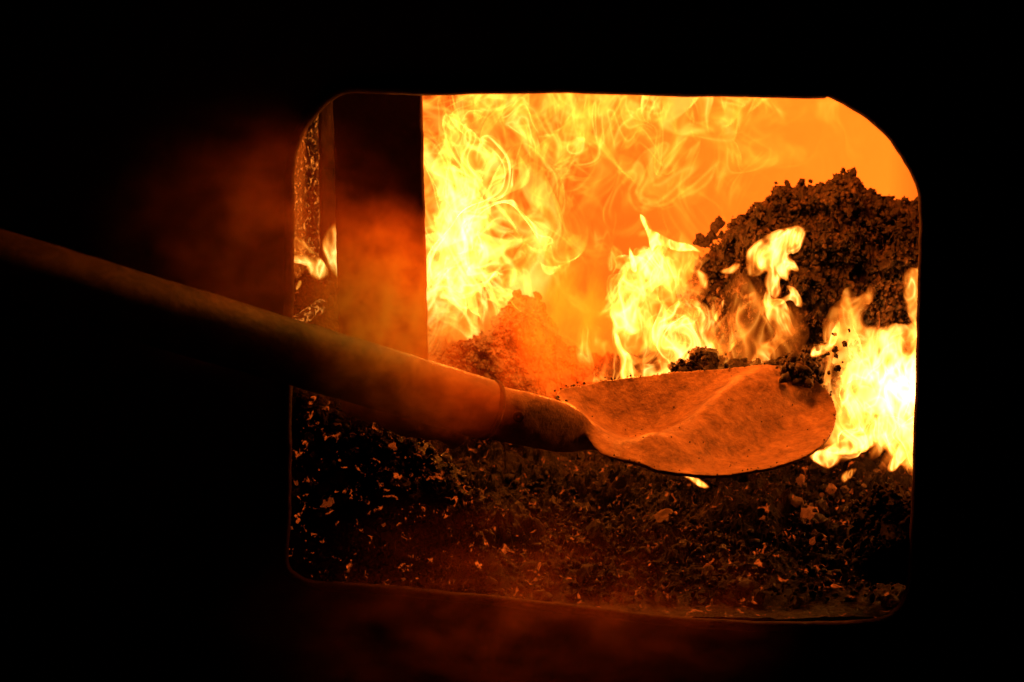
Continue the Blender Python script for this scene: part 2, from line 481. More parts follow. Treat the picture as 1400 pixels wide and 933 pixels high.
# ------------------------------------------------------------------ heaps of fuel
HEAP_SURF = {}
def heap(name, label, cat, outline, y, depth, mat, seed, n_parts=70, n_stuff=2600, base_bottom=None, smax=0.009, rough=0.016, step=2.8, bulge=1.0, piece='clinker'):
    """a mound: front surface bulges towards the opening inside an outline, closed by a back skin"""
    rng = np.random.default_rng(seed)
    poly = np.array(outline, float)
    lo, hi = poly.min(0), poly.max(0)
    gx = np.arange(lo[0] - 12, hi[0] + 12, step); gy = np.arange(lo[1] - 12, hi[1] + 12, step)
    X, Y = np.meshgrid(gx, gy, indexing='ij'); xs, ys = X.ravel(), Y.ravel()
    sd = sdist(xs, ys, poly)
    nn = fbm(np.stack([xs / 22, ys / 22, np.full(len(xs), seed)], 1), seed, 4, 0.6) * 7
    sd2 = sd + nn
    R = max(sd.max(), 1)
    prof_ = np.sqrt(np.clip(sd2 / R, 0, 1)) * bulge
    front = y - depth * prof_ * 0.6
    back = y + depth * prof_ * 0.5
    pf = PV(xs, ys, front); pb = PV(xs, ys, back)
    disp = fbm(pf * 24, seed + 3, 3, 0.6) * rough * 1.3 + (np.abs(fbm(pf * 60, seed + 5, 3, 0.6)) + 0.7 * np.abs(fbm(pf * 170, seed + 15, 2, 0.6))) * rough * 0.8
    pf[:, 1] -= disp * np.clip(sd2 / 8, 0, 1)
    pf[:, 2] += fbm(pf * 50 + 4, seed + 8, 4, 0.6) * rough * 0.5
    keep = sd2 > 0
    ids = np.arange(len(xs)).reshape(X.shape); kk = keep.reshape(X.shape)
    faces = []
    nV = len(xs)
    for i in range(len(gx) - 1):
        for j in range(len(gy) - 1):
            if kk[i, j] and kk[i + 1, j] and kk[i, j + 1] and kk[i + 1, j + 1]:
                a, b, c, d = ids[i, j], ids[i + 1, j], ids[i + 1, j + 1], ids[i, j + 1]
                faces.append((a, b, c, d)); faces.append((a + nV, d + nV, c + nV, b + nV))
    base = pf[keep].mean(0); 
    root = empty(name, (base[0], y, pf[keep][:, 2].min()), label, cat)
    me_ = mesh_np('mound', np.concatenate([pf, pb]), faces, smooth=False)
    bmm = bmesh.new(); bmm.from_mesh(me_)
    bmesh.ops.delete(bmm, geom=[v for v in bmm.verts if not v.link_faces], context='VERTS')
    bmm.to_mesh(me_); bmm.free()
    obj('mound', me_, mat, root)
    cand = np.where(sd2 > 1)[0]
    HEAP_SURF[name] = pf[cand]
    pick = rng.choice(cand, n_stuff)
    pts = pf[pick] + rng.normal(size=(n_stuff, 3)) * 0.0025
    sizes = 0.0009 + smax * 0.42 * rng.random(n_stuff) ** 3.0
    obj('crumb', scatter_mesh('crumb', pts, sizes, rng), mat, root, kind='stuff')
    mat = M['coal'] if mat is M['ember'] else mat
    # rim clods give a ragged skyline, others lie on the face
    edge = np.where((sd2 > 0.5) & (sd2 < 7))[0]
    for q in range(n_parts):
        src = edge if (q % 2 == 0 and len(edge)) else cand
        i = rng.choice(src)
        put_lump(piece, pf[i] + rng.normal(size=3) * 0.002, smax * rng.uniform(0.25, 0.75), rng, mat, root)
    settle(root)
    return root

heap('clinker_heap', 'tall dark crumbling clinker heap towering behind the shovel blade at right', 'heap',
     [(955, 350), (985, 330), (1003, 298), (1030, 278), (1052, 272), (1056, 252), (1085, 256), (1100, 256), (1130, 246), (1162, 238), (1175, 250), (1195, 260), (1232, 272), (1290, 290),
      (1310, 420), (1310, 640), (1120, 620), (900, 600), (905, 520), (918, 450), (938, 395)], 0.42, 0.20, M['clinker'], 11, n_parts=190, n_stuff=12000, rough=0.032, smax=0.0085)
heap('smouldering_mound', 'low smouldering mound half hidden by orange smoke in the middle', 'heap',
     [(590, 482), (640, 462), (672, 448), (684, 420), (696, 408), (712, 402), (738, 404), (745, 430), (762, 465), (830, 508), (840, 620), (560, 620), (560, 495)], 0.42, 0.16, M['clinker'], 23, n_parts=80, n_stuff=2500)
heap('ember_heap', 'small glowing heap between the pillar and the left edge', 'heap',
     [(380, 400), (405, 385), (430, 376), (450, 385), (470, 390), (500, 420), (520, 560), (380, 600), (340, 500)], 0.30, 0.10, M['ember'], 37, n_parts=60, n_stuff=1500, smax=0.009, piece='ember')
heap('dark_clinker_mound', 'black clinker mound in the lower right corner of the opening', 'heap',
     [(1165, 690), (1190, 682), (1200, 665), (1222, 660), (1240, 672), (1290, 680), (1300, 790), (1190, 800), (1150, 760)], 0.05, 0.06, M['black'], 41, n_parts=40, n_stuff=900, smax=0.009)

heap('clinker_ridge', 'low black clinker ridge showing above the far rim of the shovel blade', 'heap',
     [(915, 500), (935, 492), (950, 480), (965, 474), (985, 476), (1000, 488), (1030, 492), (1060, 490), (1085, 478), (1110, 470), (1130, 480), (1150, 500), (1150, 580), (900, 580)], 0.27, 0.05, M['clinker'], 47, n_parts=60, n_stuff=900, smax=0.009, rough=0.010)

slope = heap('ember_slope', 'dark slope of coals and pale cinders in the lower left corner under the handle', 'heap',
     [(385, 540), (410, 530), (440, 528), (475, 545), (520, 572), (570, 596), (620, 632), (660, 690), (675, 760), (660, 815), (500, 830), (385, 820)], 0.085, 0.07, M['ember'], 53, n_parts=120, n_stuff=2600, smax=0.010, rough=0.018)
rng = np.random.default_rng(321)
surf = HEAP_SURF['ember_slope']
surf = surf[surf[:, 0] < P(560, 600, 0.06)[0]]
for q in range(110):
    p_ = surf[rng.integers(0, len(surf))]
    if q % 2 and p_[0] > P(470, 600, 0.06)[0]: continue
    put_lump('cinder', p_ + np.array([0, -0.003, 0.001]), rng.uniform(0.002, 0.0075), rng, M['ash'] if q % 5 else M['hot_ember'], slope)
settle(slope)

def log(name, label, a, b, r, seed, mat):
    a = np.array(a); b = np.array(b); d = b - a; Ln = np.linalg.norm(d); d /= Ln
    u_ = np.cross(d, [0.1, 0.2, 1.0]); u_ /= np.linalg.norm(u_); w_ = np.cross(d, u_)
    th_ = np.arange(24) / 24 * 2 * math.pi
    rg_ = []
    for t in np.linspace(0, 1, 40):
        e_ = min(1.0, math.sqrt(max(0.0, 1 - max(0, (abs(t - 0.5) * 2 - 0.8) / 0.2) ** 2)) + 0.05)
        rg_.append(a + d * Ln * t + (np.cos(th_)[:, None] * u_ + np.sin(th_)[:, None] * w_) * r * e_)
    v_ = np.concatenate(rg_)
    v_ = v_ + np.stack([fbm(v_ * 60 + i, seed + i, 3) for i in range(3)], 1) * r * 0.3
    o = obj(name, mesh_np(name, v_, grid_faces(40, 24, wrap_v=True)), mat)
    o['label'] = label; o['category'] = 'log'
    return o
log('burning_log', 'thin glowing stick of wood tilted against the left edge of the opening', P(396, 446, 0.15), P(444, 416, 0.19), 0.0075, 61, M['burning'])
log('charred_log', 'dim rounded log end just below the shovel handle', P(470, 540, 0.0), P(638, 590, 0.035), 0.020, 67, M['handle'])

# fuel bed: a rising floor from the sill into the furnace, lumpy
rng = np.random.default_rng(77)
nx_, ny_ = 420, 280
xs = np.linspace(xl - 0.08, xr + 0.05, nx_); ysd = np.linspace(0.005, 0.62, ny_)
X, Y = np.meshgrid(xs, ysd, indexing='ij')
z0 = P(800, 846, 0.0)[2] - 0.002
def bed_z(x, y):
    tx = (x - xl) / (xr - xl)
    left = np.exp(-((x - P(440, 600, 0.1)[0]) / 0.10) ** 2)
    return z0 + 0.02 * np.clip((y - 0.04) / 0.1, 0, 1) + 0.10 * np.clip((y - 0.05) / 0.5, 0, 1) + left * 0.06 * np.clip((y - 0.03) / 0.22, 0, 1)
Z = bed_z(X, Y)
pp = np.stack([X.ravel(), Y.ravel(), Z.ravel()], 1)
calm = np.clip((pp[:, 1] - 0.05) / 0.08, 0.12, 1)
pp[:, 2] += (fbm(pp * 14, 5, 3, 0.6) * 0.045 + np.abs(fbm(pp * 55, 8, 3)) * 0.018 + np.abs(fbm(pp * 150, 18, 2)) * 0.009) * calm
pp[:, 0] += fbm(pp * 60 + 9, 28, 3) * 0.003 * calm
bed = obj('fuel_bed', mesh_np('fuel_bed', pp, grid_faces(nx_, ny_), smooth=False), M['ember'], None, kind='structure', label='bed of dark coals and embers covering the furnace floor')
n = 9000
px_ = rng.uniform(xl - 0.05, xr + 0.02, n); py_ = 0.05 + 0.5 * rng.random(n) ** 1.3
pz_ = bed_z(px_, py_) + rng.normal(size=n) * 0.007 + 0.006
obj('cinder', scatter_mesh('cinder', np.stack([px_, py_, pz_], 1), 0.0008 + 0.005 * rng.random(n) ** 3.5, rng), M['ember'], bed, kind='stuff')
for q in range(230):
    x = rng.uniform(xl + 0.02, xr); y = 0.04 + 0.34 * rng.random() ** 1.2
    z = float(bed_z(np.array([x]), np.array([y]))[0]) + rng.uniform(0.0, 0.014)
    put_lump('coal', (x, y, z), rng.uniform(0.003, 0.009), rng, M['coal'], bed)
for q in range(36):       # hotter pieces near the blaze at the right
    x = 0.0; y = rng.uniform(0.06, 0.26)
    if q < 26: x = P(rng.uniform(1030, 1230), 680, 0.2)[0]; y = rng.uniform(0.12, 0.30)
    if q >= 26: x = rng.uniform(P(640, 700, 0.1)[0], xr)
    z = float(bed_z(np.array([x]), np.array([y]))[0]) + rng.uniform(0.004, 0.014)
    put_lump('ember', (x, y, z), rng.uniform(0.003, 0.009), rng, M['ash'] if q % 3 else M['hot_ember'], bed)

# ------------------------------------------------------------------ shovel
shovel = empty('shovel', P(680, 565, 0.0), 'round rusty shovel with a thick pipe handle thrust into the furnace', 'shovel')
# blade: outline in the image, plane in space, dished
BL = catmull([(762, 536), (800, 523), (850, 514), (920, 507), (1000, 504), (1060, 505), (1100, 512), (1128, 528), (1142, 552), (1143, 575), (1130, 602), (1098, 625), (1050, 640),
              (985, 649), (920, 648), (870, 638), (835, 628), (812, 616), (792, 596), (772, 562)], 240, closed=True)
cb = np.array([965.0, 580.0])
A = np.array([[800, 590, 1], [1145, 562, 1], [960, 505, 1], [960, 649, 1.0]])
bcoef = np.linalg.lstsq(A, np.array([0.05, 0.15, 0.20, 0.01]), rcond=None)[0]
def seg_d(px, py, a, b):
    a = np.array(a, float); b = np.array(b, float); e = b - a
    w = np.stack([px, py], 1) - a
    t = np.clip((w @ e) / (e @ e), 0, 1)
    dd = w - t[:, None] * e
    return np.sqrt((dd ** 2).sum(1)), t, np.sign(e[0] * w[:, 1] - e[1] * w[:, 0])
def blade_pts(r_list):
    out = []
    for r in r_list:
        q = cb + (BL - cb) * r
        out.append(np.concatenate([q, np.full((len(q), 1), r)], 1))
    return np.concatenate(out)
rl = np.concatenate([np.linspace(0.02, 0.9, 44), np.linspace(0.915, 1.0, 9)])
bp = blade_pts(rl)
px, py, rr = bp[:, 0], bp[:, 1], bp[:, 2]
yb = px * bcoef[0] + py * bcoef[1] + bcoef[2]
pos = PV(px, py, yb)
e1 = P(1145, 562, 0.15) - P(800, 590, 0.05); e2 = P(960, 505, 0.20) - P(960, 649, 0.01)
bn = np.cross(e1, e2); bn /= np.linalg.norm(bn)
if bn[2] < 0: bn = -bn
h = 0.022 * (rr ** 2.2 - 1)
ridge_pts = [(845, 618), (872, 611), (908, 596), (950, 570), (1000, 540), (1045, 512)]
dmin = np.full(len(px), 1e9); side = np.zeros(len(px))
for a, b in zip(ridge_pts[:-1], ridge_pts[1:]):
    d, t, s = seg_d(px, py, a, b)
    m_ = d < dmin
    dmin = np.where(m_, d, dmin); side = np.where(m_, s, side)
h += 0.026 * np.exp(-(dmin / np.where(side < 0, 22.0, 46.0)) ** 2) * np.clip((px - 800) / 90, 0.15, 1) * (1 - 0.72 * np.clip((rr - 0.55) / 0.45, 0, 1) ** 1.5)
h -= 0.014 * np.exp(-((px - 880) ** 2 / 75 ** 2 + (py - 555) ** 2 / 32 ** 2))
d2_, _, _ = seg_d(px, py, (985, 615), (1110, 560))
h -= 0.005 * np.exp(-(d2_ / 26) ** 2)
dax, tax, _ = seg_d(px, py, (775, 578), (905, 618))
h += 0.021 * np.clip(1 - tax, 0, 1) ** 1.3 * np.exp(-(dax / 24) ** 2)          # the frog: the blade swells up into its socket
h += fbm(pos * 40, 4, 4) * 0.0022
pos = pos + bn[None] * h[:, None]
rim_nick = np.where(rr > 0.985, 1, 0)[:, None] * fbm(pos * 160, 6, 3)[:, None] * 0.0011
pos = pos + rim_nick * np.array([[0.3, 0.2, 1.0]])
nb = len(BL)
top = pos; bot = pos - bn[None] * 0.005
faces = grid_faces(len(rl), nb, wrap_v=True)
off = len(top)
faces2 = [tuple(i + off for i in f[::-1]) for f in faces]
last = (len(rl) - 1) * nb
rimf = [(last + j, last + (j + 1) % nb, last + (j + 1) % nb + off, last + j + off) for j in range(nb)]
capf = [tuple(range(nb))[::-1], tuple(range(off, off + nb))]
me = mesh_np('blade', np.concatenate([top, bot]), faces + faces2 + rimf + capf)
bmm = bmesh.new(); bmm.from_mesh(me); bmesh.ops.recalc_face_normals(bmm, faces=bmm.faces[:]); bmm.to_mesh(me); bmm.free()
blade_me = me

# socket: lofted tube from the pipe into the blade
SEC = [  # top px, bottom px, depth of axis, squash
    ((655, 523), (632, 594), -0.016, 1.0), ((690, 530), (670, 600), -0.004, 1.0), ((722, 537), (704, 607), 0.006, 1.0), ((752, 545), (736, 613), 0.018, 0.95), ((778, 554), (764, 619), 0.030, 0.85),
    ((798, 565), (786, 621), 0.040, 0.75), ((813, 580), (802, 620), 0.050, 0.55), ((826, 598), (818, 622), 0.060, 0.4), ((838, 612), (832, 626), 0.070, 0.25)]
SEC_d = np.array([[a[0], a[1], b[0], b[1], y, s] for a, b, y, s in SEC])
SS = catmull(SEC_d, 72)
rings_s = []
nseg = 40
for tx, ty, bx, by, y, s in SS:
    a = P(tx, ty, y); b = P(bx, by, y)
    c = (a + b) / 2; up = (a - b) / 2
    r = np.linalg.norm(up)
    fw = np.array([0.42, 0.80, -0.15]); fw -= up * (fw @ up) / (r * r); fw /= np.linalg.norm(fw)
    th = np.arange(nseg) / nseg * 2 * math.pi
    rings_s.append(c[None] + np.cos(th)[:, None] * up[None] + np.sin(th)[:, None] * fw[None] * r * s)
v = np.concatenate(rings_s)
v += np.stack([fbm(v * 60 + i, 70 + i, 3) for i in range(3)], 1) * 0.0009
nS = len(SS)
me = mesh_np('socket', v, grid_faces(nS, nseg, wrap_v=True) + [tuple(range(nseg))[::-1], tuple(range((nS - 1) * nseg, nS * nseg))])
# blade and socket are one pressed sheet: fuse them, soften the join, then part them again across the plain tube
bmm = bmesh.new(); bmm.from_mesh(blade_me); bmm.from_mesh(me)
bmesh.ops.recalc_face_normals(bmm, faces=bmm.faces[:])
fused = bpy.data.meshes.new('fused'); bmm.to_mesh(fused); bmm.free()
tmp = bpy.data.objects.new('fused', fused); COL.objects.link(tmp)
rm = tmp.modifiers.new('remesh', 'REMESH'); rm.mode = 'VOXEL'; rm.voxel_size = 0.0014
bpy.context.view_layer.update()
ev = tmp.evaluated_get(bpy.context.evaluated_depsgraph_get()).to_mesh()
nv = len(ev.vertices)
co = np.zeros(nv * 3, np.float32); ev.vertices.foreach_get('co', co); co = co.reshape(-1, 3).astype(float)
ed = np.zeros(len(ev.edges) * 2, np.int32); ev.edges.foreach_get('vertices', ed); ed = ed.reshape(-1, 2)
fcs = [tuple(p.vertices) for p in ev.polygons]
tmp.evaluated_get(bpy.context.evaluated_depsgraph_get()).to_mesh_clear()
bpy.data.objects.remove(tmp)
deg = np.bincount(ed.ravel(), minlength=nv).astype(float)
jc = P(812, 600, 0.05)
wj = np.exp(-(np.linalg.norm(co - jc, axis=1) / 0.036) ** 2)
for it in range(90):
    acc = np.zeros_like(co)
    for c_ in range(3):
        acc[:, c_] = np.bincount(ed[:, 0], co[ed[:, 1], c_], nv) + np.bincount(ed[:, 1], co[ed[:, 0], c_], nv)
    w_all = np.maximum(wj, 0.35 if it < 3 else 0.0)[:, None]
    co = co + (acc / np.maximum(deg, 1)[:, None] - co) * w_all * 0.7
fa = np.array([f[0] for f in fcs])
left = co[fa, 0] < P(738, 575, 0.01)[0]
def part_of(name, sel):
    idx = [fcs[i] for i in np.where(sel)[0]]
    used = np.unique(np.concatenate([np.array(f) for f in idx])); mp = np.full(nv, -1); mp[used] = np.arange(len(used))
    return mesh_np(name, co[used], [tuple(mp[list(f)]) for f in idx])
blade = obj('blade', part_of('blade', ~left), M['blade'], shovel)
socket = obj('socket', part_of('socket', left), M['blade'], shovel)
# rivet hole in the socket
def disc(name, c, nrm, r, depth, mat, parent, nseg=20):
    nrm = np.array(nrm, float) / np.linalg.norm(nrm)
    u = np.cross(nrm, [0, 0, 1]); u /= np.linalg.norm(u); w = np.cross(nrm, u)
    th = np.arange(nseg) / nseg * 2 * math.pi
    rg = []
    for rr_, hh in ((r * 1.35, 0.0), (r * 1.2, 0.0012), (r, 0.0014), (r * 0.92, 0.0), (r * 0.3, -depth)):
        rg.append(np.array(c)[None] + (np.cos(th)[:, None] * u + np.sin(th)[:, None] * w) * rr_ + nrm * hh)
    return obj(name, mesh_np(name, np.concatenate(rg), grid_faces(5, nseg, wrap_v=True)), mat, parent)
hole_c = P(709, 570, -0.0325)
disc('rivet_hole', hole_c, CAM - hole_c, 0.0042, -0.0006, M['black'], socket)

# pipe handle
h1 = P(668, 561, -0.010); h0 = P(0, 364, -0.19)
hd = (h1 - h0) / np.linalg.norm(h1 - h0)
h00 = h0 - hd * 0.35
R0 = 0.0312
ax = np.cross(hd, [0, 0, 1]); ax /= np.linalg.norm(ax); ay = np.cross(ax, hd)
L = np.linalg.norm(h1 - h00)
st = np.concatenate([np.linspace(0, L - 0.004, 90)])
rg = []
nseg = 48
th = np.arange(nseg) / nseg * 2 * math.pi
dirs = np.cos(th)[:, None] * ax + np.sin(th)[:, None] * ay
for s_ in st: rg.append(h00[None] + hd * s_ + dirs * R0 * (1 + 0.14 * (1 - s_ / L)))
for ds, r_ in ((0.0015, R0 - 0.0004), (0.003, R0 - 0.0018), (0.003, R0 - 0.0040), (-0.02, R0 - 0.0042)):
    rg.append(h00[None] + hd * (L - 0.004 + ds) + dirs * r_)
v = np.concatenate(rg)
v += dirs[np.arange(len(v)) % nseg] * (fbm(v * 45, 91, 4) * 0.0009)[:, None]
handle = obj('handle', mesh_np('handle', v, grid_faces(len(rg), nseg, wrap_v=True)), M['handle'], shovel)
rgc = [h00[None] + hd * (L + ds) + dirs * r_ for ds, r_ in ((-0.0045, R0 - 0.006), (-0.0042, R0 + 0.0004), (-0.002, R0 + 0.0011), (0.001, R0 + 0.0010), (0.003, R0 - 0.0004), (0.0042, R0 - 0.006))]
obj('shade_ring', mesh_np('shade_ring', np.concatenate(rgc), grid_faces(6, nseg, wrap_v=True)), M['black'], shovel, label='black ring standing in for the shadow at the end of the pipe')  # added black ring: paints the dark shade where pipe meets socket
settle(shovel)
bpy.context.view_layer.update()

# clod of coal stuck on the far rim of the blade, crumbs along the rim
rng = np.random.default_rng(5)
clod = empty('coal_clod', P(1090, 512, 0.205), 'crumbly black coal clod on the far rim of the shovel blade', 'coal')
pts = []; sz = []
for q in range(150):
    a = rng.normal(size=2) * np.array([15, 9])
    pts.append(P(1092 + a[0], 512 + a[1], 0.20 + rng.normal() * 0.008)); sz.append(0.0018 + 0.0055 * rng.random() ** 2)
obj('crumb', scatter_mesh('crumb', np.array(pts), np.array(sz), rng), M['clinker'], clod, kind='stuff')
for q in range(10):
    a = rng.normal(size=2) * np.array([11, 6])
    put_lump('coal', P(1090 + a[0], 513 + a[1], 0.20), rng.uniform(0.006, 0.009), rng, M['clinker'], clod)
settle(clod)
cr = []; cs = []
edge = pos[last:last + nb]
for q in range(90):
    i = rng.integers(0, nb)
    cr.append(edge[i] + rng.normal(size=3) * 0.0015 + np.array([0, 0, 0.001])); cs.append(rng.uniform(0.0004, 0.0017))
for q in range(60):
    i = rng.integers(nb * 6, len(pos))
    cr.append(pos[i] + bn * 0.0006); cs.append(rng.uniform(0.0003, 0.0009))
o = obj('coal_dust', scatter_mesh('coal_dust', np.array(cr), np.array(cs), rng), M['clinker'], None, kind='stuff')
o['label'] = 'fine coal crumbs sticking to the shovel blade'; o['category'] = 'coal dust'

for q in range(22):
    t = rng.random()
    cx_, cy_ = 1100 + 50 * t + rng.normal() * 10, 505 - 55 * t * rng.random() + rng.normal() * 9
    o = put_lump('coal_crumb', P(cx_, cy_, 0.19 + rng.normal() * 0.01), rng.uniform(0.0012, 0.0042) * (1.5 if q % 9 == 0 else 1), rng, M['clinker'])
    o['label'] = 'tiny dark coal crumb in the air above the right end of the shovel blade'; o['category'] = 'coal'; o['group'] = 'crumbs flying off the shovel'
for (cx_, cy_, r_) in ((978, 310, 0.0075), (974, 322, 0.007), (968, 330, 0.006), (985, 304, 0.005)):
    put_lump('clinker', P(cx_, cy_, 0.42), r_, rng, M['clinker'], bpy.data.objects['clinker_heap'])
for (cx_, cy_, r_) in ((957, 326, 0.006), (953, 331, 0.0045), (960, 334, 0.005)):
    put_lump('clinker', P(cx_, cy_, 0.42), r_, rng, M['clinker'], bpy.data.objects['clinker_heap'])
settle(bpy.data.objects['clinker_heap'])

# ------------------------------------------------------------------ flames
def flame_mesh(name, pts, rest, heat, faces):
    """keeps only faces that glow"""
    F = np.asarray(faces)
    hot = heat[F].max(1) > 0.012
    F = F[hot]
    used = np.unique(F); remap = np.full(len(pts), -1); remap[used] = np.arange(len(used))
    me_ = mesh_np(name, pts[used], remap[F])
    a = me_.attributes.new('flame_fade', 'FLOAT', 'POINT'); a.data.foreach_set('value', heat[used].astype(np.float32))
    b = me_.attributes.new('sheet_coord', 'FLOAT_VECTOR', 'POINT'); b.data.foreach_set('vector', rest[used].astype(np.float32).ravel())
    return me_

def sheet(px0, px1, py0, py1, y, env, flow, dist, step=3.2, tilt=0.0, seed=0, wav=0.02, rise=0.0):
    """one folded luminous sheet: a wavy vertical surface carried along by a turbulent flow. env(px,py) is its heat before it is carried"""
    gx = np.arange(px0, px1, step); gy = np.arange(py0, py1, step)
    X, Y = np.meshgrid(gx, gy, indexing='ij'); xs_, ys_ = X.ravel(), Y.ravel()
    p = PV(xs_, ys_, np.full(len(xs_), y))
    p[:, 1] += fbm(p * 7 + seed, seed, 2) * wav * 2 + tilt * (xs_ - px0) * 0.00075
    hn_ = fbm(p * np.array([[34, 20, 22.0]]) + seed * 5.5, seed + 60, 3, 0.5)
    heat = env(xs_, ys_) * (0.05 + 0.95 * smooth(-0.16, 0.14, hn_))
    rest = p * np.array([[1.05, 1.0, 0.8]]) + seed * 3.1
    q = flow.advect(p, dist, 10)
    q[:, 1] = p[:, 1] + (q[:, 1] - p[:, 1]) * 0.6
    return q, rest, heat, grid_faces(len(gx), len(gy))

def body(poly, y, thick, flow=None, dist=0.0, step=2.2, seed=0, fade=6.0, pw=0.5, amp=None, wrinkle=0.006, edge=2.5, floor=0.15):
    """flame tongue with a traced outline: front and back skins bulging round its own middle"""
    poly = catmull(poly, len(poly) * 6, closed=True)
    lo, hi = poly.min(0), poly.max(0)
    gx = np.arange(lo[0] - 4, hi[0] + 4, step); gy = np.arange(lo[1] - 4, hi[1] + 4, step)
    X, Y = np.meshgrid(gx, gy, indexing='ij'); xs_, ys_ = X.ravel(), Y.ravel()
    sd = sdist(xs_, ys_, poly)
    nn = fbm(np.stack([xs_ / 16, ys_ / 26, np.full(len(xs_), seed)], 1), seed, 3, 0.55) * edge
    s2 = sd + nn
    R = max(sd.max(), 1)
    b = np.clip(s2 / R, 0, 1) ** pw
    wr = fbm(np.stack([xs_ / 14, ys_ / 40, np.full(len(xs_), seed + .5)], 1), seed + 2, 3) * wrinkle
    pf = PV(xs_, ys_, y - thick * b + wr); pb = PV(xs_, ys_, y + thick * b + wr)
    heat = np.clip(s2 / fade, 0, 1) ** 1.2
    hn_ = fbm(np.stack([xs_ / 19, ys_ / 34, np.full(len(xs_), seed + 7.5)], 1), seed + 60, 3, 0.55)
    heat = heat * (floor + (1 - floor) * smooth(-0.45, 0.10, hn_))
    if amp is not None:
        heat = heat * amp(xs_, ys_)
    F = np.array(grid_faces(len(gx), len(gy)))
    rest = np.concatenate([pf, pb]); rest[:, 0] *= 1.4; rest[:, 2] *= 0.55
    rest = rest + seed * 2.3
    pts_ = np.concatenate([pf, pb])
    if flow is not None: pts_ = flow.advect(pts_, dist, 8)
    return pts_, rest, np.concatenate([heat, heat]), np.concatenate([F, F + len(xs_)])

def smooth(a, b, x):
    t = np.clip((x - a) / (b - a), 0, 1); return t * t * (3 - 2 * t)

M['flame_mass'] = flame_mat('flame_mass', 1.25, 30, base=0.16, width=0.12, gain=0.9, dist=0.9)
M['flame_glow'] = flame_mat('flame_glow', 0.8, 22, base=0.18, width=0.17, gain=0.8, pw=1.4)
M['flame_veil'] = flame_mat('flame_veil', 1.0, 28, base=0.10, width=0.09, gain=1.0)
M['flame_body'] = flame_mat('flame_body', 2.5, 30, base=0.20, width=0.16, gain=1.0, dist=0.6)
M['flame_white'] = flame_mat('flame_white', 6.0, 26, base=0.22, width=0.17, gain=0.9, dist=0.6)
M['flame_lick'] = flame_mat('flame_lick', 0.75, 17, base=0.05, width=0.11, gain=1.0, dist=0.5)
M['flame_soft'] = flame_mat('flame_soft', 0.9, 34, base=0.12, width=0.14, gain=1.0)

def flame_thing(name, label, layers, mats, piece='flame_sheet', cat='flame', group=None):
    allp = np.concatenate([l[0] for l in layers])
    root = empty(name, (allp[:, 0].mean(), allp[:, 1].mean(), allp[:, 2].min()), label, cat, group)
    for l, mt in zip(layers, mats):
        obj(piece, flame_mesh(piece, *l), mt, root)
    settle(root)
    return root

# the roaring mass at the left of the fire
def env_mass(x, y):
    edge = 868 - (y - 120) * 0.33 + 25 * np.sin(y / 23.0)
    e = 1 - smooth(-90, 25, x - edge)
    e *= 1 - smooth(415, 520, y + (x - 600) * 0.14)
    e *= smooth(535, 580, x)
    core = np.exp(-((x - 645) / 95) ** 2 - ((y - 345) / 110) ** 2)
    return e * (0.6 + 1.9 * core)
lay = []
for i, yy in enumerate((0.32, 0.37, 0.42, 0.48, 0.55, 0.63, 0.72)):
    fl = Flow(100 + i, 0.22, 0.045, 44, slope=0.9, vstretch=0.55)
    lay.append(sheet(430, 960, 60, 520, yy, env_mass, fl, 0.060, 2.7, seed=i + 1))
flame_thing('flame', 'roaring wall of yellow flames filling the opening right of the pillar', lay, [M['flame_mass'] if k_ % 2 == 0 else M['flame_glow'] for k_ in range(7)])

def env_top(x, y):
    e = smooth(690, 800, x) * (1 - smooth(960, 1100, x)) * (1 - smooth(210, 300, y))
    return e * (0.75 + 0.6 * (1 - smooth(120, 190, y)))
lay = []
for i, yy in enumerate((0.46, 0.52, 0.60, 0.68, 0.76)):
    fl = Flow(140 + i, 0.2, 0.045, 44, slope=0.9)
    lay.append(sheet(680, 1120, 70, 330, yy, env_top, fl, 0.055, 2.8, seed=20 + i))
def env_tr(x, y):
    return np.exp(-((x - 1085) / 85) ** 2 - ((y - 140) / 50) ** 2) * 1.5
lay.append(sheet(940, 1240, 60, 260, 0.50, env_tr, Flow(150, 0.2, 0.03, 44), 0.04, 3.4, seed=28))
flame_thing('flame', 'thin orange flame wisps curling under the top edge of the opening', lay, [M['flame_veil'], M['flame_glow'], M['flame_veil'], M['flame_glow'], M['flame_veil'], M['flame_glow']])

# middle flames behind the blade
polyA = [(876, 292), (884, 312), (900, 322), (935, 330), (962, 348), (948, 362), (968, 385), (950, 400), (930, 395), (948, 430), (925, 425), (905, 408), (890, 430), (895, 470), (880, 480), (862, 500), (892, 520), (850, 525),
         (845, 490), (838, 462), (842, 440), (828, 410), (832, 385), (850, 372), (845, 350), (856, 352), (862, 362), (866, 338), (880, 345), (890, 338), (882, 322), (872, 304)]
fA = Flow(201, 0.12, 0.025, 40, slope=1.0)
polyB = [(790, 452), (800, 444), (815, 450), (822, 470), (840, 478), (858, 500), (880, 530), (850, 530), (830, 525), (800, 530), (790, 500)]
polyC = [(835, 350), (840, 338), (850, 345), (848, 372), (838, 385), (830, 372)]
polyD = [(890, 420), (930, 405), (965, 415), (990, 430), (985, 460), (1000, 480), (995, 505), (960, 520), (870, 520), (885, 480)]
polyT = [(873, 293), (879, 297), (885, 313), (905, 319), (938, 327), (964, 345), (948, 342), (925, 338), (900, 334), (890, 342), (884, 326), (876, 308)]
polyT2 = [(858, 334), (863, 345), (868, 368), (860, 366), (856, 350)]
polyE = [(953, 372), (958, 366), (966, 374), (971, 390), (967, 398), (958, 390)]          # small tongue at the right tip
polyG = [(975, 432), (982, 420), (990, 412), (988, 426), (980, 440)]
